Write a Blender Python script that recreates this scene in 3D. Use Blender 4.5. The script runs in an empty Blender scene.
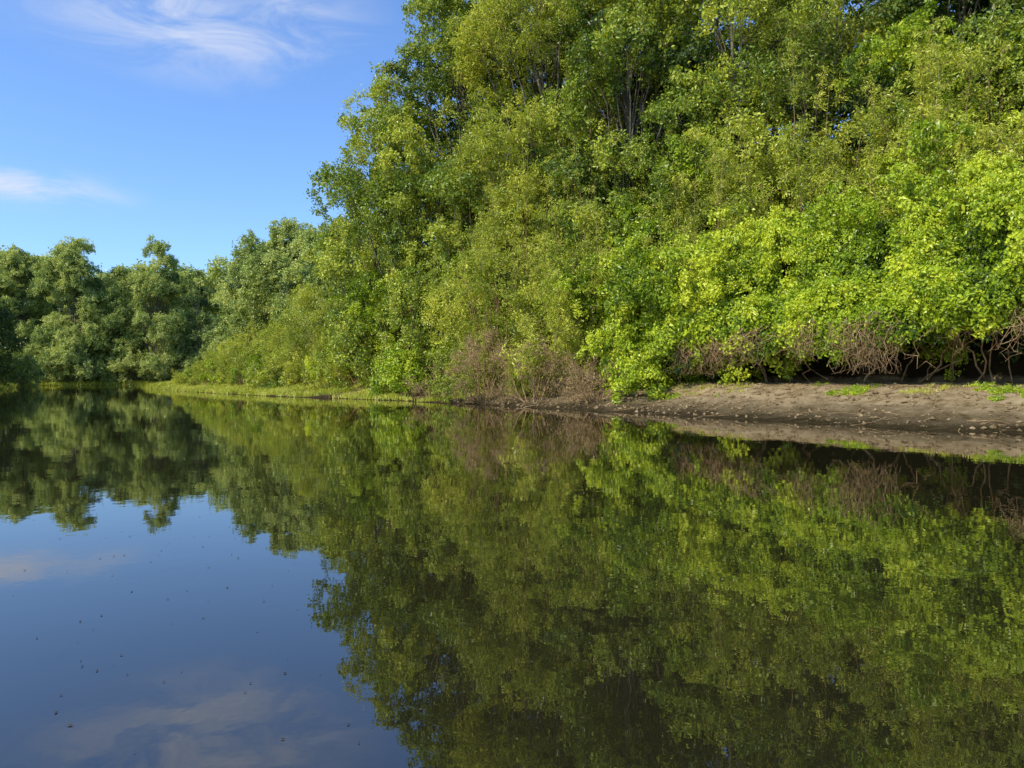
import bpy, math, numpy as np
from mathutils import Vector
rng = np.random.default_rng(7)
scene = bpy.context.scene

SUN_EL = math.radians(40)
SUN_AZ = Vector((-0.79, -0.61, 0)).normalized()
sd = SUN_AZ*math.cos(SUN_EL)+Vector((0, 0, math.sin(SUN_EL)))
SDN = np.array(sd)

# ------------------------------------------------------------------ helpers
def link(o):
    scene.collection.objects.link(o); return o

def mesh_np(name, V, F, mats=(), mat_idx=None, smooth=False, attrs=None):
    V = np.asarray(V, dtype=np.float32); F = np.asarray(F, dtype=np.int32)
    me = bpy.data.meshes.new(name)
    me.vertices.add(len(V)); me.vertices.foreach_set('co', V.ravel())
    if len(F):
        k = F.shape[1]
        me.loops.add(F.size); me.loops.foreach_set('vertex_index', F.ravel())
        me.polygons.add(len(F))
        me.polygons.foreach_set('loop_start', np.arange(0, F.size, k, dtype=np.int32))
        me.polygons.foreach_set('loop_total', np.full(len(F), k, dtype=np.int32))
        if mat_idx is not None: me.polygons.foreach_set('material_index', np.asarray(mat_idx, dtype=np.int32))
        me.polygons.foreach_set('use_smooth', np.full(len(F), smooth, dtype=bool))
    for m in mats: me.materials.append(m)
    if attrs:
        for an, (ty, dom, data) in attrs.items():
            a = me.attributes.new(an, ty, dom)
            a.data.foreach_set('vector' if ty == 'FLOAT_VECTOR' else 'value', np.asarray(data).ravel())
    me.update()
    return me

def nrm(v):
    return v / np.maximum(np.linalg.norm(v, axis=-1, keepdims=True), 1e-9)

_tab = np.random.default_rng(3).random((256, 256))
def vnoise(x, y):
    xi = np.floor(x).astype(int); yi = np.floor(y).astype(int)
    fx = x - xi; fy = y - yi
    fx = fx*fx*(3-2*fx); fy = fy*fy*(3-2*fy)
    a = _tab[xi & 255, yi & 255]; b = _tab[(xi+1) & 255, yi & 255]
    c = _tab[xi & 255, (yi+1) & 255]; d = _tab[(xi+1) & 255, (yi+1) & 255]
    return (a*(1-fx)+b*fx)*(1-fy) + (c*(1-fx)+d*fx)*fy - 0.5

def sstep(a, b, x):
    t = np.clip((x-a)/(b-a), 0, 1); return t*t*(3-2*t)

# ------------------------------------------------------------------ river outline
right_shore = [(26,-60),(22,-20),(19,0),(16.5,8),(14,13),(11.5,16.8),(9.1,20),(6.1,24),(3.2,28.3),(-1.5,34.4),
               (-7.5,41.8),(-15.7,49),(-27,63),(-36,76),(-43,87),(-44,91),(-40,98),(-38,110),(-41,119)]
left_shore = [(-50,121),(-62,119),(-72,112),(-64,95),(-53,76),(-45,60),(-38,40),(-33,15),(-31,-20),(-33,-60)]
poly = np.array(right_shore + left_shore, float)

def sdist(x, y):
    x = np.asarray(x, float); y = np.asarray(y, float)
    n = len(poly); best = np.full(x.shape, 1e9); inside = np.zeros(x.shape, bool)
    for i in range(n):
        ax, ay = poly[i]; bx, by = poly[(i+1) % n]
        dx, dy = bx-ax, by-ay
        t = np.clip(((x-ax)*dx+(y-ay)*dy)/(dx*dx+dy*dy), 0, 1)
        d = np.hypot(x-(ax+t*dx), y-(ay+t*dy)); best = np.minimum(best, d)
        cond = ((ay > y) != (by > y))
        with np.errstate(divide='ignore', invalid='ignore'):
            xi = (bx-ax)*(y-ay)/(by-ay+1e-12)+ax
        inside ^= cond & (x < xi)
    return np.where(inside, -best, best)

def H(x, y):
    x = np.asarray(x, float); y = np.asarray(y, float)
    d = sdist(x, y) + 0.5*vnoise(x*0.7, y*0.7) + 0.22*vnoise(x*2.1+9, y*2.1)
    near = (1-sstep(29, 40, y)) * (x > -20)
    zm = np.interp(d, [-10,-2,0,1.2,4.4,7.4,8.6,12,25,60], [-2.5,-0.6,0,0.2,0.98,1.15,2.6,3.8,5.0,6.0])
    zl = np.interp(d, [-10,-2,0,1.2,3.0,9,25,60], [-2.5,-0.45,0,0.2,0.42,1.6,3.0,4.0])
    z = zm*near + zl*(1-near)
    am = np.clip(np.abs(d)*0.6, 0.15, 1)
    z = z + am*(0.10*vnoise(x*1.3, y*1.3)+0.07*vnoise(x*4, y*4+5)+0.05*vnoise(x*9, y*9)*near)
    return z

# ------------------------------------------------------------------ materials
def newmat(name):
    m = bpy.data.materials.new(name); m.use_nodes = True
    nt = m.node_tree; nt.nodes.clear()
    out = nt.nodes.new('ShaderNodeOutputMaterial')
    return m, nt, out

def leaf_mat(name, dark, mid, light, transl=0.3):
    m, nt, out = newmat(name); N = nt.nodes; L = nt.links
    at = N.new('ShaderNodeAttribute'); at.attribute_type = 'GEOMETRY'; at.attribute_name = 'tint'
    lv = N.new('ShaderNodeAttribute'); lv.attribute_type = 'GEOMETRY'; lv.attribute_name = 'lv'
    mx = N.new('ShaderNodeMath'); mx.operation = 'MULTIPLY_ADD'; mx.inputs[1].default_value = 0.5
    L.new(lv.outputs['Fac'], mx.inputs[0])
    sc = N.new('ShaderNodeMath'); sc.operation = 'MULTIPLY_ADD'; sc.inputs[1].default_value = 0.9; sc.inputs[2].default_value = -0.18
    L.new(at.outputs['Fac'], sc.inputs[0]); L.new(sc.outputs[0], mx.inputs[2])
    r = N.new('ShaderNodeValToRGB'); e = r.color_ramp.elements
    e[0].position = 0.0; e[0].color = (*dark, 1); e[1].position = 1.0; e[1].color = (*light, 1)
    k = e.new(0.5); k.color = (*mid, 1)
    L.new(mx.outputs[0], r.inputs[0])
    p = N.new('ShaderNodeBsdfDiffuse')
    g = N.new('ShaderNodeBsdfGlossy'); g.inputs['Roughness'].default_value = 0.42; g.inputs['Color'].default_value = (1, 1, 1, 1)
    t = N.new('ShaderNodeBsdfTranslucent')
    br = N.new('ShaderNodeMixRGB'); br.blend_type = 'MULTIPLY'; br.inputs[0].default_value = 1; br.inputs[2].default_value = (1.4, 1.3, 0.5, 1)
    L.new(r.outputs[0], p.inputs['Color']); L.new(r.outputs[0], br.inputs[1]); L.new(br.outputs[0], t.inputs['Color'])
    ms = N.new('ShaderNodeMixShader'); ms.inputs[0].default_value = transl
    L.new(p.outputs[0], ms.inputs[1]); L.new(t.outputs[0], ms.inputs[2])
    m2 = N.new('ShaderNodeMixShader'); m2.inputs[0].default_value = 0.03
    L.new(ms.outputs[0], m2.inputs[1]); L.new(g.outputs[0], m2.inputs[2]); L.new(m2.outputs[0], out.inputs[0])
    return m

def noise_mat(name, c1, c2, c3, scale):
    m, nt, out = newmat(name); N = nt.nodes; L = nt.links
    tc = N.new('ShaderNodeTexCoord')
    n1 = N.new('ShaderNodeTexNoise'); n1.inputs['Scale'].default_value = scale; n1.inputs['Detail'].default_value = 5; n1.inputs['Roughness'].default_value = 0.65
    L.new(tc.outputs['Object'], n1.inputs['Vector'])
    r = N.new('ShaderNodeValToRGB'); e = r.color_ramp.elements
    e[0].position = 0.3; e[0].color = (*c1, 1); e[1].position = 0.72; e[1].color = (*c3, 1)
    k = e.new(0.5); k.color = (*c2, 1)
    L.new(n1.outputs['Fac'], r.inputs[0])
    p = N.new('ShaderNodeBsdfDiffuse')
    L.new(r.outputs[0], p.inputs['Color']); L.new(p.outputs[0], out.inputs[0])
    return m

bark = noise_mat('bark', (0.06,0.048,0.03), (0.13,0.11,0.08), (0.25,0.22,0.17), 3)
twigm = noise_mat('twig_bark', (0.13,0.08,0.035), (0.27,0.175,0.09), (0.42,0.30,0.17), 6)
M_vine = leaf_mat('vine_leaf', (0.025,0.065,0.006), (0.255,0.365,0.012), (0.57,0.62,0.04))
M_willow = leaf_mat('willow_leaf', (0.04,0.08,0.010), (0.27,0.335,0.022), (0.58,0.59,0.07))
M_tree = leaf_mat('tree_leaf', (0.022,0.055,0.010), (0.19,0.275,0.020), (0.50,0.53,0.055))
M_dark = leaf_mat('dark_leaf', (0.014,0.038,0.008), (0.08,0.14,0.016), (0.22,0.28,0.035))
M_dry = leaf_mat('dry_leaf', (0.15,0.12,0.03), (0.33,0.22,0.09), (0.50,0.36,0.17), 0.2)
M_grass = leaf_mat('grass_blade', (0.16,0.20,0.02), (0.38,0.42,0.04), (0.60,0.56,0.12))
M_far_haze = leaf_mat('far_leaf_hazed', (0.04,0.085,0.03), (0.28,0.365,0.08), (0.54,0.58,0.18))  # lighter, bluish leaf colour paints distance haze into the foliage

# ------------------------------------------------------------------ foliage sprays
def make_spray(name, r, n, R, L, W, mat, droop=0.1, face_up=0.7, ntw=8, zsq=0.7):
    td = nrm(r.normal(size=(ntw, 3)) + [0, 0, 0.5]); td[:, 2] *= zsq
    tl = R*r.uniform(0.6, 1.15, ntw)
    k = r.integers(0, ntw, n); t = r.uniform(0.15, 1.0, n)
    p = td[k]*(tl[k]*t)[:, None] + r.normal(size=(n, 3))*0.17*R
    d = nrm(td[k]*0.7 + r.normal(size=(n, 3))*0.65 + [0, 0, -droop])
    nn = r.normal(size=(n, 3))*(1-face_up) + np.array([0, 0, face_up]) + td[k]*0.25
    s = nrm(np.cross(d, nn)); nn = nrm(np.cross(s, d))
    l = L*r.uniform(0.6, 1.25, n)[:, None]; w = W*r.uniform(0.7, 1.2, n)[:, None]
    tip = p+d*l + np.array([0, 0, -1])*l*droop
    m1 = p+d*l*0.42+s*w*0.5+nn*w*0.15; m2 = p+d*l*0.42-s*w*0.5+nn*w*0.15
    V = np.stack([p, m1, tip, m2], 1).reshape(-1, 3)
    b = np.arange(n)*4
    F = np.concatenate([np.stack([b, b+1, b+2], 1), np.stack([b, b+2, b+3], 1)])
    lvv = r.random(n); lv = np.concatenate([lvv, lvv])
    e = td*tl[:, None]; wv = nrm(np.cross(td, r.normal(size=(ntw, 3))))*0.008*max(R, 0.3)/0.5
    TV = np.stack([-wv, wv, e], 1).reshape(-1, 3); tb = len(V)+np.arange(ntw)*3
    TF = np.stack([tb, tb+1, tb+2], 1)
    V = np.concatenate([V, TV]); F = np.concatenate([F, TF])
    mi = np.concatenate([np.zeros(2*n), np.ones(ntw)]); lv = np.concatenate([lv, np.zeros(ntw)])
    me = mesh_np(name, V, F, (mat, twigm), mi, False, {'lv': ('FLOAT', 'FACE', lv.astype(np.float32))})
    return bpy.data.objects.new(name, me)

def make_tuft(name, r, n, h, R, mat):
    p = r.normal(size=(n, 3))*R; p[:, 2] = -0.02
    lean = r.normal(size=(n, 3))*0.35; lean[:, 2] = 0
    hh = h*r.uniform(0.4, 1.2, n)[:, None]
    mid = p + lean*hh*0.4 + [0, 0, 1]*hh*0.55; tip = p+lean*hh*1.3 + [0, 0, 1]*hh*0.95
    s = nrm(np.cross(lean+r.normal(size=(n, 3))*0.3, [0, 0, 1]))*0.012
    V = np.stack([p-s, p+s, mid+s, mid-s, tip], 1).reshape(-1, 3); b = np.arange(n)*5
    F = np.concatenate([np.stack([b, b+1, b+2], 1), np.stack([b, b+2, b+3], 1), np.stack([b+3, b+2, b+4], 1)])
    lv = np.tile(r.random(n), 3).astype(np.float32)
    return bpy.data.objects.new(name, mesh_np(name, V, F, (mat, twigm), None, False, {'lv': ('FLOAT', 'FACE', lv)}))

def gn_for(coll):
    ng = bpy.data.node_groups.new('scatter_'+coll.name, 'GeometryNodeTree')
    ng.interface.new_socket(name='Geometry', in_out='INPUT', socket_type='NodeSocketGeometry')
    ng.interface.new_socket(name='Geometry', in_out='OUTPUT', socket_type='NodeSocketGeometry')
    N = ng.nodes; L = ng.links
    gi = N.new('NodeGroupInput'); go = N.new('NodeGroupOutput')
    ci = N.new('GeometryNodeCollectionInfo'); ci.inputs['Collection'].default_value = coll
    ci.inputs['Separate Children'].default_value = True; ci.inputs['Reset Children'].default_value = True
    def na(nm, ty):
        a = N.new('GeometryNodeInputNamedAttribute'); a.data_type = ty; a.inputs['Name'].default_value = nm
        return a.outputs['Attribute']
    e = N.new('FunctionNodeEulerToRotation'); L.new(na('rot', 'FLOAT_VECTOR'), e.inputs[0])
    ip = N.new('GeometryNodeInstanceOnPoints'); ip.inputs['Pick Instance'].default_value = True
    L.new(gi.outputs[0], ip.inputs['Points']); L.new(ci.outputs[0], ip.inputs['Instance'])
    L.new(na('var', 'INT'), ip.inputs['Instance Index']); L.new(e.outputs[0], ip.inputs['Rotation'])
    L.new(na('scl', 'FLOAT'), ip.inputs['Scale'])
    g = ip.outputs[0]
    for a in ('rot', 'scl', 'var'):
        rm = N.new('GeometryNodeRemoveAttribute'); rm.inputs['Name'].default_value = a; L.new(g, rm.inputs[0]); g = rm.outputs[0]
    rl = N.new('GeometryNodeRealizeInstances'); L.new(g, rl.inputs[0]); L.new(rl.outputs[0], go.inputs[0])
    return ng

NV = 6
SP = {}
NL = dict(vine=90, willow=82, tree=66, dark=45, dry=45, far=66, grass=20)
def reg(kind, objs):
    c = bpy.data.collections.new('lib_'+kind)
    for o in objs: c.objects.link(o)
    SP[kind] = gn_for(c)
r0 = np.random.default_rng(11)
reg('vine',   [make_spray('vine_spray_%d'%i, r0, NL['vine'], 0.48, 0.15, 0.115, M_vine, 0.45, 0.6) for i in range(NV)])
reg('willow', [make_spray('willow_spray_%d'%i, r0, NL['willow'], 0.62, 0.21, 0.065, M_willow, 0.25, 0.4, 9, 1.1) for i in range(NV)])
reg('tree',   [make_spray('tree_spray_%d'%i, r0, NL['tree'], 0.62, 0.19, 0.12, M_tree, 0.2, 0.45) for i in range(NV)])
reg('dark',   [make_spray('dark_spray_%d'%i, r0, NL['dark'], 0.75, 0.28, 0.17, M_dark, 0.2, 0.5) for i in range(NV)])
reg('dry',    [make_spray('dry_spray_%d'%i, r0, NL['dry'], 0.55, 0.08, 0.04, M_dry, 0.3, 0.3, 24, 1.2) for i in range(NV)])
reg('far',    [make_spray('far_spray_%d'%i, r0, NL['far'], 1.0, 0.36, 0.20, M_far_haze, 0.2, 0.4, 5) for i in range(NV)])
reg('grass',  [make_tuft('grass_tuft_%d'%i, r0, NL['grass'], 0.28, 0.13, M_grass) for i in range(NV)])

def scatter(name, kind, P, Nrm, scl, tint, parent=None, sun=0.4):
    P = np.asarray(P, float); n = len(P)
    z = nrm(nrm(np.asarray(Nrm, float))+SDN*sun); a = nrm(np.cross(z, rng.normal(size=(n, 3)))); b = np.cross(z, a)
    R20 = a[:, 2]; R21 = b[:, 2]; R22 = z[:, 2]; R10 = a[:, 1]; R00 = a[:, 0]
    rot = np.stack([np.arctan2(R21, R22), -np.arcsin(np.clip(R20, -1, 1)), np.arctan2(R10, R00)], 1).astype(np.float32)
    me = mesh_np(name, P, np.zeros((0, 3), int), (), None, False, {
        'rot': ('FLOAT_VECTOR', 'POINT', rot), 'scl': ('FLOAT', 'POINT', np.broadcast_to(scl, n).astype(np.float32)),
        'var': ('INT', 'POINT', rng.integers(0, NV, n).astype(np.int32)),
        'tint': ('FLOAT', 'POINT', np.clip(np.broadcast_to(tint, n), 0, 1).astype(np.float32))})
    o = link(bpy.data.objects.new(name, me))
    md = o.modifiers.new('foliage', 'NODES'); md.node_group = SP[kind]
    if parent: o.parent = parent
    return o

# ------------------------------------------------------------------ branches
class Tubes:
    def __init__(s, sides=6): s.V = []; s.F = []; s.n = 0; s.k = sides
    def add(s, path, rad):
        path = np.asarray(path, float); rad = np.asarray(rad, float)
        t = nrm(np.gradient(path, axis=0)); ref = np.array([0.3, 0.9, 0.2])
        u = nrm(np.cross(t, ref)); v = np.cross(t, u)
        a = np.linspace(0, 2*np.pi, s.k, endpoint=False)
        ring = path[:, None, :] + rad[:, None, None]*(np.cos(a)[None, :, None]*u[:, None, :]+np.sin(a)[None, :, None]*v[:, None, :])
        m = len(path); s.V.append(ring.reshape(-1, 3))
        i, j = np.meshgrid(np.arange(m-1), np.arange(s.k), indexing='ij'); j2 = (j+1) % s.k
        s.F.append(np.stack([i*s.k+j, i*s.k+j2, (i+1)*s.k+j2, (i+1)*s.k+j], -1).reshape(-1, 4)+s.n)
        s.n += m*s.k
    def obj(s, name, mat, parent=None):
        o = link(bpy.data.objects.new(name, mesh_np(name, np.concatenate(s.V), np.concatenate(s.F), (mat,), None, True)))
        if parent: o.parent = parent
        return o

def curve(a, b, n, wob, sag=0.0, r=rng):
    t = np.linspace(0, 1, n)[:, None]; a = np.array(a, float); b = np.array(b, float)
    p = a*(1-t)+b*t; w = np.cumsum(r.normal(size=(n, 3)), 0)*wob/np.sqrt(n)
    w -= w[0]+(w[-1]-w[0])*t
    p += w; p[:, 2] += sag*np.sin(t[:, 0]*np.pi)
    return p

def puff_points(C, Rr, dens, lowcut=-0.6, thin=0.85):
    P = []; Nn = []; K = []
    for i, (c, r) in enumerate(zip(C, Rr)):
        area = 4*np.pi*(((r[0]*r[1])**1.6+(r[0]*r[2])**1.6+(r[1]*r[2])**1.6)/3)**(1/1.6)
        n = max(4, int(area*dens))
        d = nrm(rng.normal(size=(n, 3))); d = d[d[:, 2] > lowcut]
        q = (1.2-thin*rng.random(len(d))**1.5)[:, None]
        P.append(c+d*r*q); Nn.append(d/np.array(r)); K.append(np.full(len(d), i))
    P = np.concatenate(P); Nn = nrm(np.concatenate(Nn)); K = np.concatenate(K)
    keep = np.ones(len(P), bool)
    for i, (c, r) in enumerate(zip(C, Rr)):
        q = np.linalg.norm((P-c)/r, axis=1)
        keep &= ~((q < 0.7) & (K != i))
    return P[keep], Nn[keep], K[keep]

def make_tree(name, x, y, h, cr, kind, base=0.25, dens=1.0, tint=0.5, npf=None, sc=1.0, lean=(0, 0), pr=(0.2, 0.38)):
    z0 = float(H(np.array([x]), np.array([y]))[0])-0.2
    root = link(bpy.data.objects.new(name, None))
    tb = Tubes(7)
    top = np.array([x+lean[0], y+lean[1], z0+h*0.93])
    tr = curve((x, y, z0), top, 12, h*0.035); r0_ = h*0.012+0.05
    tb.add(tr, np.linspace(r0_, 0.03, 12))
    if npf is None: npf = int(24+cr*cr*1.05+h*0.85)
    C = []; R = []
    for i in range(npf):
        u = rng.uniform(0, 1)**0.95
        zz = base + (1-base)*u
        prof = np.sin(np.pi*np.clip((zz-base+0.14)/(1.16-base), 0, 1)**0.85)**0.5
        a = rng.uniform(0, 2*np.pi); rr = cr*prof*np.sqrt(rng.uniform(0.15, 1.15))
        tt = zz*0.93; k = tt*11; i0 = int(min(k, 10)); axp = tr[i0]*(1-(k-i0))+tr[i0+1]*(k-i0)
        c = np.array([axp[0]+np.cos(a)*rr, axp[1]+np.sin(a)*rr, z0+h*zz*0.97])
        s = cr*rng.uniform(*pr)
        C.append(c); R.append(np.array([s*rng.uniform(.75, 1.25), s*rng.uniform(.75, 1.25), s*rng.uniform(0.7, 1.3)]))
        st = max(1, int((zz-0.12-0.2*rr/cr)*11)); st = min(st, 10)
        tb.add(curve(tr[st], c, 7, 0.35, 0.2), np.linspace(max(0.025, r0_*0.36*(1-st/12)), 0.010, 7))
        for q in range(2):
            e = c+nrm(rng.normal(size=3))*R[-1]*0.9
            tb.add(curve(tr[st]*0.25+c*0.75, e, 5, 0.15), np.linspace(0.02, 0.005, 5))
    P, Nn, K = puff_points(C, R, dens/(sc*sc))
    m = int(len(P)*0.08); idx = rng.integers(0, len(P), m); ex = P[idx]+Nn[idx]*rng.uniform(.4, 1.0, (m, 1))*sc
    P = np.concatenate([P, ex]); Nn = np.concatenate([Nn, Nn[idx]]); K = np.concatenate([K, K[idx]])
    pt = rng.normal(0, 0.21, len(C))
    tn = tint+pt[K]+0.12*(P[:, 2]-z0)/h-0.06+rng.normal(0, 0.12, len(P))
    scl = rng.uniform(0.7, 1.25, len(P))*sc; scl[-m:] *= 0.6
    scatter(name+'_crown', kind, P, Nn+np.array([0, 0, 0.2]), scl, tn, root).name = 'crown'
    tb.obj('trunk_and_limbs', bark, root)
    return root

def make_shrub(name, x, y, w, h, kind, tint=0.55, dens=1.25, sc=0.95, up=0.25, stems=True, cover=1.0, ps=1.0):
    z0 = float(H(np.array([x]), np.array([y]))[0])
    root = link(bpy.data.objects.new(name, None))
    n = int((7+w*w*1.2+h*1.3)*cover); C = []; R = []
    tb = Tubes(5)
    for i in range(n):
        a = rng.uniform(0, 2*np.pi); rr = w*np.sqrt(rng.uniform(0, 1)); u = rng.uniform(0, 1)
        zt = h*np.sqrt(max(0.0, 1-(rr/w)**2*0.8))
        s = min(w*0.36, h*0.3)*rng.uniform(0.5, 1.15)*ps
        c = np.array([x+np.cos(a)*rr, y+np.sin(a)*rr, z0+max(s*0.4, zt*u**0.6-s*0.5)])
        C.append(c); R.append(np.array([s, s, s*rng.uniform(0.8, 1.4)]))
        if stems:
            b = np.array([x+np.cos(a)*rr*0.3, y+np.sin(a)*rr*0.3, z0-0.1])
            tb.add(curve(b, c+[0, 0, s*0.8], 7, 0.15), np.linspace(0.035, 0.006, 7))
    P, Nn, K = puff_points(C, R, dens, -0.6)
    pt = rng.normal(0, 0.19, len(C))
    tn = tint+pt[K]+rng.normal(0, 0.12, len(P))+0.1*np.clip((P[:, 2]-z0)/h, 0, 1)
    scl = rng.uniform(0.55, 1.15, len(P))*sc
    if kind in ('willow', 'tree') and stems:
        for q in range(int(7+w*3)):
            c = C[rng.integers(0, n)]; ln = h*rng.uniform(0.15, 0.32)
            tip = c+np.array([(c[0]-x)*0.25+rng.normal()*.25, (c[1]-y)*0.25+rng.normal()*.25, ln+0.6])
            path = curve(c, tip, 6, 0.12); tb.add(path, np.linspace(0.018, 0.004, 6))
            t = rng.uniform(0.1, 1, 9); pp = c+(tip-c)*t[:, None]+rng.normal(size=(9, 3))*0.12
            P = np.concatenate([P, pp]); Nn = np.concatenate([Nn, rng.normal(size=(9, 3))*.5+[0, 0, 1]])
            tn = np.concatenate([tn, np.full(9, tint+0.12)]); scl = np.concatenate([scl, rng.uniform(.3, .55, 9)])
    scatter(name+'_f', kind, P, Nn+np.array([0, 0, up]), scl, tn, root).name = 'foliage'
    if stems: tb.obj('stems', twigm, root)
    return root

# ------------------------------------------------------------------ ground
def axis(lo, hi, fl, fh, step):
    fine = list(np.arange(fl, fh, step)); up = []; s = step; v = fh
    while v < hi: up.append(v); s *= 1.08; v += s
    up.append(hi); dn = []; s = step; v = fl-step
    while v > lo: dn.append(v); s *= 1.08; v -= s
    dn.append(lo)
    return np.array(dn[::-1]+fine+up)
gx = axis(-1500, 1500, -6, 18, 0.12); gy = axis(-600, 2500, 14, 37, 0.12)
X, Y = np.meshgrid(gx, gy, indexing='ij'); Z = H(X.ravel(), Y.ravel()).reshape(X.shape)
i, j = np.meshgrid(np.arange(len(gx)-1), np.arange(len(gy)-1), indexing='ij'); w = len(gy)
F = np.stack([i*w+j, (i+1)*w+j, (i+1)*w+j+1, i*w+j+1], -1).reshape(-1, 4)
gm, nt, out = newmat('river_bank_soil'); N = nt.nodes; L = nt.links
tc = N.new('ShaderNodeTexCoord'); geo = N.new('ShaderNodeNewGeometry'); sp = N.new('ShaderNodeSeparateXYZ'); L.new(geo.outputs['Position'], sp.inputs[0])
def nz(scale, det=8, rough=0.6):
    n = N.new('ShaderNodeTexNoise'); n.inputs['Scale'].default_value = scale; n.inputs['Detail'].default_value = det; n.inputs['Roughness'].default_value = rough
    L.new(tc.outputs['Object'], n.inputs['Vector']); return n.outputs['Fac']
def ramp(src, stops):
    r = N.new('ShaderNodeValToRGB'); e = r.color_ramp.elements
    e[0].position, e[0].color = stops[0][0], (*stops[0][1], 1); e[1].position, e[1].color = stops[-1][0], (*stops[-1][1], 1)
    for p_, c_ in stops[1:-1]:
        k = e.new(p_); k.color = (*c_, 1)
    L.new(src, r.inputs[0]); return r.outputs[0]
dry = ramp(nz(2.0, 12, 0.78), [(0.34, (0.11,0.075,0.035)), (0.48, (0.31,0.225,0.12)), (0.64, (0.44,0.34,0.205))])
wet_shaded = ramp(nz(3.0), [(0.3, (0.025,0.019,0.009)), (0.7, (0.07,0.052,0.027))])  # wet mud at the waterline, carried higher to paint in bank shade
mr = N.new('ShaderNodeMapRange'); mr.inputs['From Min'].default_value = 0.06; mr.inputs['From Max'].default_value = 0.62
add = N.new('ShaderNodeMath'); add.operation = 'MULTIPLY_ADD'; add.inputs[1].default_value = 0.6
L.new(nz(0.9), add.inputs[0]); sub = N.new('ShaderNodeMath'); sub.operation = 'SUBTRACT'; sub.inputs[1].default_value = 0.3
L.new(sp.outputs['Z'], add.inputs[2]); L.new(add.outputs[0], sub.inputs[0]); L.new(sub.outputs[0], mr.inputs['Value'])
mx = N.new('ShaderNodeMixRGB'); L.new(mr.outputs[0], mx.inputs[0]); L.new(wet_shaded, mx.inputs[1]); L.new(dry, mx.inputs[2])
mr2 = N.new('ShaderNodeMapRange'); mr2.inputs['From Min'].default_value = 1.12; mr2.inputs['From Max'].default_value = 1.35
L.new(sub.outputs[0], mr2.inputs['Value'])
mx2 = N.new('ShaderNodeMixRGB'); mx2.inputs[2].default_value = (0.03, 0.022, 0.011, 1); L.new(mr2.outputs[0], mx2.inputs[0]); L.new(mx.outputs[0], mx2.inputs[1])  # upper soil painted dark as the shade of the hollow under the overhang
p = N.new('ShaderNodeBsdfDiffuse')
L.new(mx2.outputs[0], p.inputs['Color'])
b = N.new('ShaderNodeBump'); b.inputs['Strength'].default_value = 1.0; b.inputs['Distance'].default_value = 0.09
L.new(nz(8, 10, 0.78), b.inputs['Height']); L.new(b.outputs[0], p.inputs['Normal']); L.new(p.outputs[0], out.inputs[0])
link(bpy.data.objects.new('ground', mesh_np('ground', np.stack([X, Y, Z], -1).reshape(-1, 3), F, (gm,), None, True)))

# ------------------------------------------------------------------ water
wm, nt, out = newmat('river_water'); N = nt.nodes; L = nt.links
tc = N.new('ShaderNodeTexCoord')
df = N.new('ShaderNodeBsdfDiffuse'); df.inputs['Color'].default_value = (0.016, 0.014, 0.006, 1)
gl = N.new('ShaderNodeBsdfGlossy'); gl.inputs['Color'].default_value = (0.95, 0.94, 0.93, 1); gl.inputs['Roughness'].default_value = 0.01
fr = N.new('ShaderNodeFresnel'); fr.inputs['IOR'].default_value = 1.40
fm = N.new('ShaderNodeMath'); fm.operation = 'MULTIPLY_ADD'; fm.use_clamp = True; fm.inputs[1].default_value = 0.9; fm.inputs[2].default_value = 0.13
L.new(fr.outputs[0], fm.inputs[0])
ms = N.new('ShaderNodeMixShader'); L.new(fm.outputs[0], ms.inputs[0]); L.new(df.outputs[0], ms.inputs[1]); L.new(gl.outputs[0], ms.inputs[2])
n1 = N.new('ShaderNodeTexNoise'); n1.inputs['Scale'].default_value = 0.7; n1.inputs['Detail'].default_value = 3
n2 = N.new('ShaderNodeTexNoise'); n2.inputs['Scale'].default_value = 7.0; n2.inputs['Detail'].default_value = 2
L.new(tc.outputs['Object'], n1.inputs['Vector']); L.new(tc.outputs['Object'], n2.inputs['Vector'])
ma = N.new('ShaderNodeMath'); ma.operation = 'MULTIPLY_ADD'; ma.inputs[1].default_value = 0.12
L.new(n2.outputs['Fac'], ma.inputs[0]); L.new(n1.outputs['Fac'], ma.inputs[2])
b = N.new('ShaderNodeBump'); b.inputs['Strength'].default_value = 1.0; b.inputs['Distance'].default_value = 0.003
L.new(ma.outputs[0], b.inputs['Height']); L.new(b.outputs[0], gl.inputs['Normal']); L.new(ms.outputs[0], out.inputs[0])
wv = [(-90,-90,0),(40,-90,0),(40,140,0),(-90,140,0)]
link(bpy.data.objects.new('river_water', mesh_np('river_water', wv, [(0,1,2,3)], (wm,))))

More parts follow.
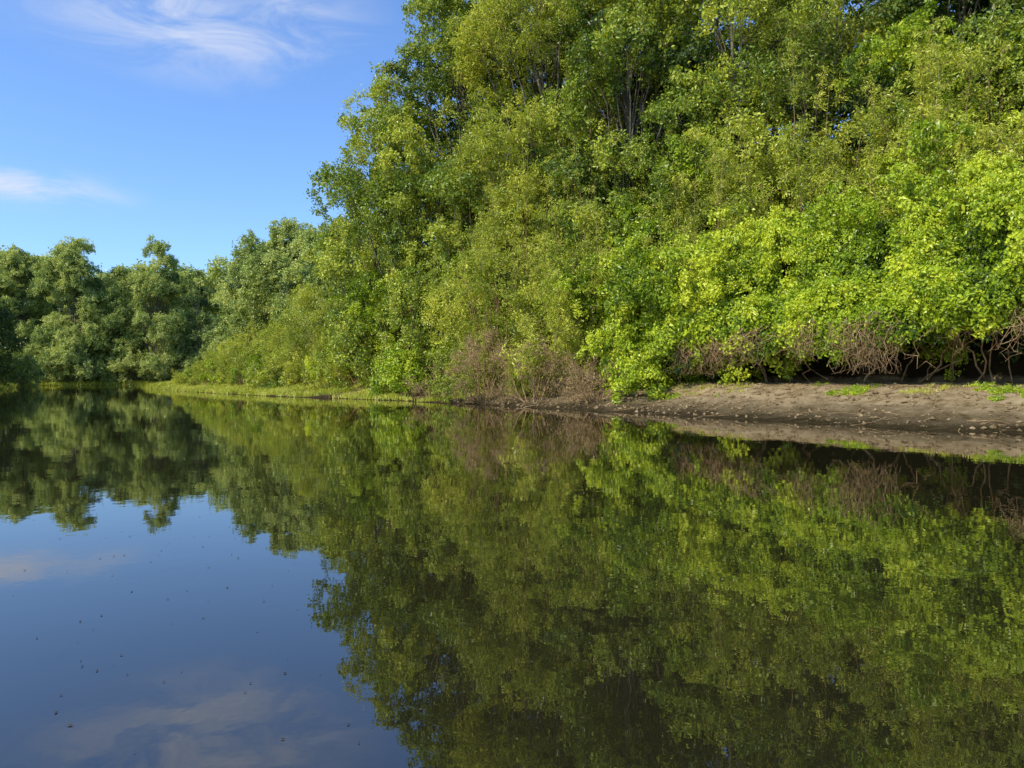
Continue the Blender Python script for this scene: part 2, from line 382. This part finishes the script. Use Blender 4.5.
# ------------------------------------------------------------------ shoreline shrubs (mid distance)
sh = np.array(right_shore[8:15], float)
seg = np.hypot(*np.diff(sh, axis=0).T); cum = np.concatenate([[0], np.cumsum(seg)])
def shore(s, d):
    s = np.clip(s, 0, cum[-1]-1e-3); k = int(np.searchsorted(cum, s, side='right')-1); t = (s-cum[k])/seg[k]
    p = sh[k]*(1-t)+sh[k+1]*t; dr = (sh[k+1]-sh[k])/seg[k]
    return p + np.array([dr[1], -dr[0]])*d*1.0
Ltot = cum[-1]
for row, (d, hh, ww, step) in enumerate([(3.6, 3.2, 1.9, 3.3), (7.0, 6.2, 2.6, 4.6), (12.0, 10.0, 3.4, 6.5)]):
    s = 4.0+row
    while s < Ltot-1:
        f = 1-sstep(Ltot-34, Ltot, s)*0.72
        q = shore(s+rng.uniform(-.6, .6), d+rng.uniform(-.7, .8))
        kind = rng.choice(['willow', 'vine', 'willow', 'tree'] if row < 2 else ['willow', 'tree'])
        make_shrub('riverside_shrub' if row < 2 else 'willow_shrub', q[0], q[1], ww*rng.uniform(0.85, 1.2)*(0.6+0.4*f), hh*f*rng.uniform(0.75, 1.25), str(kind), rng.uniform(0.4, 0.75), ps=rng.uniform(.85, 1.25))
        s += step*rng.uniform(0.85, 1.15)
make_shrub('round_bush', -6.0, 43.0, 2.0, 2.9, 'vine', 0.5, dens=2.4, stems=False, ps=1.2)

for (x, y, w_, h_, k_, t_) in [(1.5,34.5,2.2,5,'willow',.6),(3.0,34.5,2.4,8,'willow',.7),(-0.5,38,3,9,'willow',.65),(4,37.5,3,11.5,'willow',.6),
        (8.5,35,3,12,'willow',.6),(13.5,33,3.2,13,'willow',.6),(16.5,28.5,3,10.5,'willow',.65),
        (18.5,29.5,3,12.5,'tree',.55),(23,26,3,12,'tree',.55),(24,19,3,9,'willow',.6),
        (-5,43.5,2.6,9.5,'tree',.6),(-5.2,46,2.8,14.5,'tree',.65),(1,41,3,14,'willow',.65),(-1.5,43,2.8,16.5,'tree',.6),(3.8,40,2.8,16,'tree',.55)]:
    make_shrub('willow_shrub' if k_ == 'willow' else 'broadleaf_shrub', x, y, w_, h_, k_, t_)
for (x, y, w_, h_, t_) in [(12,29.5,2.6,8.8,.5),(20.5,25.5,2.8,10,.5),(5.4,30.8,2.0,5.0,.55),(6.8,31.5,2.5,8.0,.55),(9.2,30.0,2.5,8.2,.6),(4.2,34,2.2,8.5,.5),
        (-7.8,47.0,2.4,11.5,.45),(17,31,2.6,14,.45),(8,37,2.5,14.5,.45),(14.2,26.5,2.3,9.0,.6)]:
    make_shrub('vine_covered_mound', x, y, w_, h_, 'vine', t_, dens=1.6, ps=1.4, cover=.7, stems=False)

# ------------------------------------------------------------------ tall trees on the right bank
for (x, y, h_, cr, k_, t_, bs, dn) in [(-8.2,48.8,21,4.2,'tree',.65,.04,1.4),(-3.8,47.0,26.5,4.8,'tree',.55,.06,1.4),(2,44,27,5,'willow',.55,.1,1.25),(6.5,40.5,25,4.6,'tree',.5,.1,1.25),
        (11,38.5,22,4.6,'tree',.6,.12,1),(15.5,37,21,4.6,'willow',.5,.12,1),(20.5,33.5,19,4.4,'dark',.45,.15,1),(25,30.5,19,4.6,'tree',.55,.15,1),(30,26,18,5,'tree',.5,.15,.8),
        (-0.5,51,27,5.0,'tree',.4,.3,.9),(5.5,48.5,28,5.5,'dark',.7,.3,.8),(13,46,25,5.5,'dark',.6,.3,.8),(22,42,23,5.5,'dark',.5,.3,.8),(32,38,22,5.5,'dark',.6,.4,.8),(-10.8,58,15.5,4.2,'tree',.55,.1,1)]:
    make_tree('broadleaf_tree' if k_ != 'willow' else 'willow_tree', x, y, h_, cr, k_, base=bs, tint=t_, dens=dn)

for (x, y, h_, cr, t_) in [(-28,93,17.5,5,.55),(-33.5,99,18.5,5,.6),(-38,106,15.5,4.5,.55),(-20,82,15,5,.55),(-15,72,13,4.5,.55)]:
    make_tree('broadleaf_tree', x, y, h_, cr, 'far', base=0.08, dens=0.9, tint=t_, sc=0.8)
for (x, y, h_, cr, k_, t_) in [(-81,122,20,4.5,'far',.5),(-71.5,121,22.5,4.6,'far',.65),(-65.5,124,18.5,3.6,'far',.5),(-58,122,23,3.9,'far',.65),(-52,123,18.5,2.8,'far',.2),(-90,118,17,5,'far',.4)]:
    make_tree('broadleaf_tree', x, y, h_, cr, k_, base=0.08, dens=0.95, tint=t_, sc=0.75, pr=(.16, .36))
for (x, y, h_, cr, t_) in [(-55.5,74,12,3.8,.3),(-62,83,11.5,4,.3),(-51,63,12.5,4,.2),(-68,94,11,4,.35)]:
    make_tree('broadleaf_tree', x, y, h_, cr, 'dark', base=0.05, dens=1.0, tint=t_, sc=1.1)  # dark leaf set and low tint paint in these trees' shaded side
for (x, y, w_, h_, t_) in [(-76,114.5,3.5,6,.5),(-70,117,4,7,.6),(-63,122,4,6.5,.5),(-56,124,4,7,.55),(-49,125,4,7,.4),(-44,123,4,7,.4),(-71,104,3.5,6,.45),(-39,121,4,6,.45),(-66,98,3,5,.3)]:
    make_shrub('riverside_shrub', x, y, w_, h_, 'far', t_, dens=0.9, sc=0.8)

# distant forest
C = []; R = []
for a in np.linspace(-50, 8, 62):
    rr = rng.uniform(160, 200); aa = math.radians(a)
    for q in range(5):
        s = rng.uniform(3, 5.0)
        C.append(np.array([math.sin(aa)*rr+rng.normal()*3, math.cos(aa)*rr+rng.normal()*3, rng.uniform(3, 20)+3])); R.append(np.array([s, s, s]))
P, Nn, K = puff_points(C, R, 0.3)
scatter('distant_forest', 'far', P, Nn+[0, 0, .3], rng.uniform(1.4, 2.2, len(P)), 0.65+rng.normal(0, .15, len(C))[K])

# ------------------------------------------------------------------ vine covered thicket with overhang
vs = np.array([(22,1),(18.5,8),(15.5,13.5),(12,18),(9,22),(6.2,25.6),(3.6,29.5)], float)
sg = np.hypot(*np.diff(vs, axis=0).T); cu = np.concatenate([[0], np.cumsum(sg)])
def along(s):
    k = np.clip(np.searchsorted(cu, s, side='right')-1, 0, len(sg)-1); t = (s-cu[k])/sg[k]
    base = vs[k]*(1-t)[:, None]+vs[k+1]*t[:, None]; dr = (vs[k+1]-vs[k])/sg[k][:, None]
    return base, dr, np.stack([dr[:, 1], -dr[:, 0]], 1)
n = 7800
s = rng.uniform(0, cu[-1], n); base, dr, nout = along(s)
v = rng.uniform(0, 1, n)**1.05
hs = np.interp(s, [0, cu[-1]*0.75, cu[-1]*0.9, cu[-1]], [1.0, 0.97, 0.9, 0.72])
off = np.interp(v, [0, .1, .3, .5, .7, 1], [3.3, 2.8, 3.0, 4.1, 6.2, 11])
LX = [0, cu[-1]*.6, cu[-1]*.85, cu[-1]]; LZ = [2.95, 2.9, 2.65, 2.1]
lipz = np.interp(s, LX, LZ)
zz = np.interp(v, [0, .1, .3, .5, .7, 1], [0, 0.35, 1.7, 3.2, 4.4, 5.4])*hs+lipz
big = vnoise(s*0.33+3, v*2.6)
no = vnoise(s*0.75, v*5)+0.6*vnoise(s*1.6, v*10+3)
vv = np.clip(v*5, 0.2, 1)
off = off-(no*1.8+big*2.8)*vv; zz = zz+(no*1.0+big*1.6)*vv+0.7*vnoise(s*0.9, s*0+2)*(v < .25)+0.4*vnoise(s*3, s*0+7)*(v < .2)
tz = np.interp(v, [0, .3, .5, .7, 1], [-0.1, 0.25, .7, 1, 1])
xy = base+nout*off[:, None]
P = np.column_stack([xy, zz]); P += rng.normal(size=P.shape)*0.13
Nn = np.column_stack([-nout*np.interp(v, [0, .3, .6, 1], [1, 1, .6, .1])[:, None], tz])
root = link(bpy.data.objects.new('vine_thicket', None))
scatter('vine_leaves', 'vine', P, Nn+rng.normal(size=P.shape)*0.38, rng.uniform(0.5, 1.0, n), 0.53+no*0.9+rng.normal(0, .15, n), root)
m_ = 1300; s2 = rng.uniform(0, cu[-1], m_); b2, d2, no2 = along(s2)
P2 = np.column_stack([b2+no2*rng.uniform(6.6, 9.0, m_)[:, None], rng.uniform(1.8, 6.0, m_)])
scatter('dark_backing_leaves', 'dark', P2, np.column_stack([-no2, np.zeros(m_)])+rng.normal(size=(m_, 3))*.4, rng.uniform(.8, 1.3, m_), .1, root)  # dark leaves added behind the hollow, closing sky gaps and deepening its shade
tb = Tubes(4)
for q in range(3800):
    sq = np.array([rng.uniform(0, cu[-1]*0.95)])
    clump = vnoise(sq*0.9, np.array([4.0]))[0]+.5*vnoise(sq*2.7, np.array([8.0]))[0]
    if clump < rng.uniform(-.4, .3): continue
    bq, dq, nq = along(sq); bq, dq, nq = bq[0], dq[0], nq[0]
    lz = np.interp(sq[0], LX, LZ)
    o1 = rng.uniform(2.4, 3.4); z1 = lz+rng.uniform(-0.1, 0.5)
    ln = rng.uniform(0.3, 1.3)*(0.85+clump*1.0)
    a = np.array([*(bq+nq*o1), z1]); e = np.array([*(bq+nq*(o1-0.1+rng.normal()*0.3)+dq*rng.normal()*0.5), max(z1-ln-0.2, 1.4)])
    tb.add(curve(a, e, 8, 0.4), np.linspace(rng.uniform(0.006, 0.017), 0.003, 8))
for q in range(60):
    sq = np.array([rng.uniform(0, cu[-1]*0.97)]); bq, dq, nq = along(sq); bq, dq, nq = bq[0], dq[0], nq[0]
    a = np.array([*(bq+nq*rng.uniform(5.2, 7.2)), 1.1]); e = np.array([*(bq+nq*rng.uniform(3.5, 5)+dq*rng.normal()*1.2), rng.uniform(3, 4.5)])
    tb.add(curve(a, e, 8, 0.4), np.linspace(rng.uniform(0.02, 0.05), 0.012, 8))
tb.obj('hanging_roots', twigm, root)

make_shrub('dead_brush', -1.4, 36.0, 1.9, 3.2, 'dry', 0.55, dens=3.2, sc=0.8)
make_shrub('dead_brush', 1.0, 33.2, 1.9, 3.0, 'dry', 0.5, dens=3.2, sc=0.8)
make_shrub('dead_brush', 3.5, 30.8, 1.7, 2.4, 'dry', 0.45, dens=3.0, sc=0.75)
make_shrub('dead_brush', -4.2, 39.5, 1.2, 2.0, 'dry', 0.5, dens=2.6, sc=0.75)

# ------------------------------------------------------------------ grass
xs = rng.uniform(-50, 14, 110000); ys = rng.uniform(16, 100, 110000)
d = sdist(xs, ys); cl = vnoise(xs*.5, ys*.5)+.4*vnoise(xs*1.7, ys*1.7)
m = (d > 0.0) & (d < 4.8) & (xs > -46) & (((ys > 38) & (cl+0.25+0.012*(ys-50) > 0)) | ((d > 3.2) & (cl > 0.33)))
xs = xs[m]; ys = ys[m]; zs = H(xs, ys); k = zs > 0.02; xs = xs[k]; ys = ys[k]; zs = zs[k]
ng = len(xs)
scatter('bank_grass', 'grass', np.column_stack([xs, ys, zs]), np.array([0, 0, 1])+rng.normal(size=(ng, 3))*0.08, rng.uniform(0.5, 1.3, ng)*np.where(ys > 36, 1.0, 0.45), 0.6+vnoise(xs*.6, ys*.6)*.5, sun=0.1)
xs = rng.uniform(-85, -38, 40000); ys = rng.uniform(60, 125, 40000); d = sdist(xs, ys)
m = (d > 0) & (d < 4) ; xs = xs[m]; ys = ys[m]; zs = H(xs, ys)
scatter('bank_grass', 'grass', np.column_stack([xs, ys, zs]), np.tile([0, 0, 1.0], (len(xs), 1)), rng.uniform(1.2, 2.2, len(xs)), 0.5+vnoise(xs*.6, ys*.6)*.4, sun=0.1)
xs = rng.uniform(0, 14, 12000); ys = rng.uniform(15, 34, 12000); d = sdist(xs, ys); cl = vnoise(xs*.8+5, ys*.8)+.5*vnoise(xs*2.3, ys*2.3)
m = (d > 2.4) & (d < 5) & (cl > 0.2+0.06*(4.5-d)); xs = xs[m]; ys = ys[m]; zs = H(xs, ys)+0.02
scatter('creeping_weeds', 'vine', np.column_stack([xs, ys, zs]), np.tile([0, 0, 1.0], (len(xs), 1)), rng.uniform(.15, .4, len(xs)), rng.uniform(.35, .8, len(xs)))

# ------------------------------------------------------------------ debris on the mud
nd = 4500
xs = rng.uniform(-3, 20, nd*6); ys = rng.uniform(8, 38, nd*6); d = sdist(xs, ys); m = (d > 0.1) & (d < 5); xs = xs[m][:nd]; ys = ys[m][:nd]; zs = H(xs, ys)
ico = np.array([(0,0,1),(.9,0,.3),(.28,.85,.3),(-.73,.53,.3),(-.73,-.53,.3),(.28,-.85,.3),(0,0,-.6)])
icf = np.array([(0,1,2),(0,2,3),(0,3,4),(0,4,5),(0,5,1),(6,2,1),(6,3,2),(6,4,3),(6,5,4),(6,1,5)])
s_ = (0.012+0.075*rng.random(len(xs))**3)[:, None, None]
V = ico[None]*s_*rng.uniform(.6, 1.4, (len(xs), 1, 3))+rng.normal(size=(len(xs), 7, 3))*0.15*s_+np.column_stack([xs, ys, zs])[:, None]
F = (icf[None]+(np.arange(len(xs))*7)[:, None, None]).reshape(-1, 3)
clod = noise_mat('clod_soil', (0.06,0.04,0.02), (0.19,0.135,0.07), (0.34,0.26,0.15), 5)
link(bpy.data.objects.new('mud_clods', mesh_np('mud_clods', V.reshape(-1, 3), F, (clod,))))
tb = Tubes(4)
for q in range(300):
    i_ = rng.integers(0, len(xs)); a = rng.uniform(0, 6.28); ln = rng.uniform(.15, 1.1)
    pts = np.array([[xs[i_]+math.cos(a)*ln*t_, ys[i_]+math.sin(a)*ln*t_] for t_ in np.linspace(0, 1, 5)])+rng.normal(size=(5, 2))*0.02
    pz = H(pts[:, 0], pts[:, 1])+0.02
    tb.add(np.column_stack([pts, pz]), np.linspace(rng.uniform(.005, .018), .004, 5))
tb.obj('driftwood_twigs', twigm)

nf = 420
yy = rng.uniform(1.8, 15, nf); xx = rng.uniform(-0.68, 0.1, nf)*yy
V = []; F = []
for q in range(nf):
    a = rng.uniform(0, 6.28); l = rng.uniform(.004, .015); w_ = l*.45; ca, sa = math.cos(a), math.sin(a)
    for (u_, v_) in [(-l, 0), (-l*.2, w_), (l, 0), (-l*.1, -w_)]:
        V.append((xx[q]+u_*ca-v_*sa, yy[q]+u_*sa+v_*ca, 0.004))
    F.append((q*4, q*4+1, q*4+2, q*4+3))
link(bpy.data.objects.new('floating_leaf_litter', mesh_np('floating_leaf_litter', V, F, (noise_mat('litter', (0.02,0.015,0.01), (0.06,0.045,0.02), (0.12,0.10,0.05), 20),))))

# ------------------------------------------------------------------ light, sky
sl = bpy.data.lights.new('sun', 'SUN'); sl.energy = 5.0; sl.angle = math.radians(0.5); sl.color = (1.0, 0.93, 0.74)
so = link(bpy.data.objects.new('sun', sl)); so.rotation_euler = sd.to_track_quat('Z', 'Y').to_euler()
w = bpy.data.worlds.new('World'); scene.world = w; w.use_nodes = True
nt = w.node_tree; N = nt.nodes; L = nt.links; N.clear()
out = N.new('ShaderNodeOutputWorld'); bg = N.new('ShaderNodeBackground'); bg.inputs['Strength'].default_value = 0.14
sky = N.new('ShaderNodeTexSky'); sky.sky_type = 'NISHITA'; sky.sun_disc = False
sky.sun_elevation = SUN_EL; sky.sun_rotation = math.atan2(sd.x, sd.y); sky.air_density = 1.0; sky.dust_density = 1.0; sky.ozone_density = 2.0
tc = N.new('ShaderNodeTexCoord')
def vm(op, a=None, b=None):
    n_ = N.new('ShaderNodeVectorMath'); n_.operation = op
    if a is not None: L.new(a, n_.inputs[0])
    if b is not None: n_.inputs[1].default_value = b
    return n_
def mt(op, a, b=None):
    n_ = N.new('ShaderNodeMath'); n_.operation = op; L.new(a, n_.inputs[0])
    if b is not None:
        if isinstance(b, (int, float)): n_.inputs[1].default_value = b
        else: L.new(b, n_.inputs[1])
    return n_.outputs[0]
gain = vm('MULTIPLY', sky.outputs[0], (1.08, 1.40, 1.85))
tot = None
for dirv, rad, sz in [((-320, 740, 370), 0.26, 2.6), ((-495, 740, 190), 0.15, 4.5), ((-440, 740, 460), 0.18, 2.5)]:
    dv = Vector(dirv).normalized()
    s1 = vm('SUBTRACT', tc.outputs['Generated'], tuple(dv)); s2 = vm('MULTIPLY', s1.outputs[0], (1, 1, sz)); ln = vm('LENGTH', s2.outputs[0])
    mr = N.new('ShaderNodeMapRange'); mr.interpolation_type = 'SMOOTHSTEP'; mr.inputs['From Min'].default_value = rad; mr.inputs['From Max'].default_value = 0.0
    L.new(ln.outputs['Value'], mr.inputs['Value'])
    tot = mr.outputs[0] if tot is None else mt('MAXIMUM', tot, mr.outputs[0])
mp = vm('MULTIPLY', tc.outputs['Generated'], (5, 5, 15))
nzn = N.new('ShaderNodeTexNoise'); nzn.inputs['Scale'].default_value = 1.5; nzn.inputs['Detail'].default_value = 9; nzn.inputs['Roughness'].default_value = 0.62; nzn.inputs['Distortion'].default_value = 0.7
L.new(mp.outputs[0], nzn.inputs['Vector'])
mr = N.new('ShaderNodeMapRange'); mr.interpolation_type = 'SMOOTHSTEP'; mr.inputs['From Min'].default_value = 0.33; mr.inputs['From Max'].default_value = 0.72
L.new(nzn.outputs['Fac'], mr.inputs['Value'])
fac = mt('MULTIPLY', mt('MULTIPLY', tot, mr.outputs[0]), 1.0)
mixc = N.new('ShaderNodeMixRGB'); mixc.inputs[2].default_value = (5.4, 5.8, 6.8, 1); L.new(fac, mixc.inputs[0]); L.new(gain.outputs[0], mixc.inputs[1])
L.new(mixc.outputs[0], bg.inputs['Color']); L.new(bg.outputs[0], out.inputs[0])

# ------------------------------------------------------------------ camera
cam = bpy.data.cameras.new('camera'); cam.lens = 26; cam.sensor_width = 36; cam.clip_end = 5000; cam.clip_start = 0.05
co = link(bpy.data.objects.new('camera', cam)); co.location = (0, 0, 1.3)
co.rotation_euler = (math.radians(90-0.54), 0, 0)
scene.camera = co
scene.view_settings.view_transform = 'Standard'; scene.view_settings.look = 'None'; scene.view_settings.exposure = 0
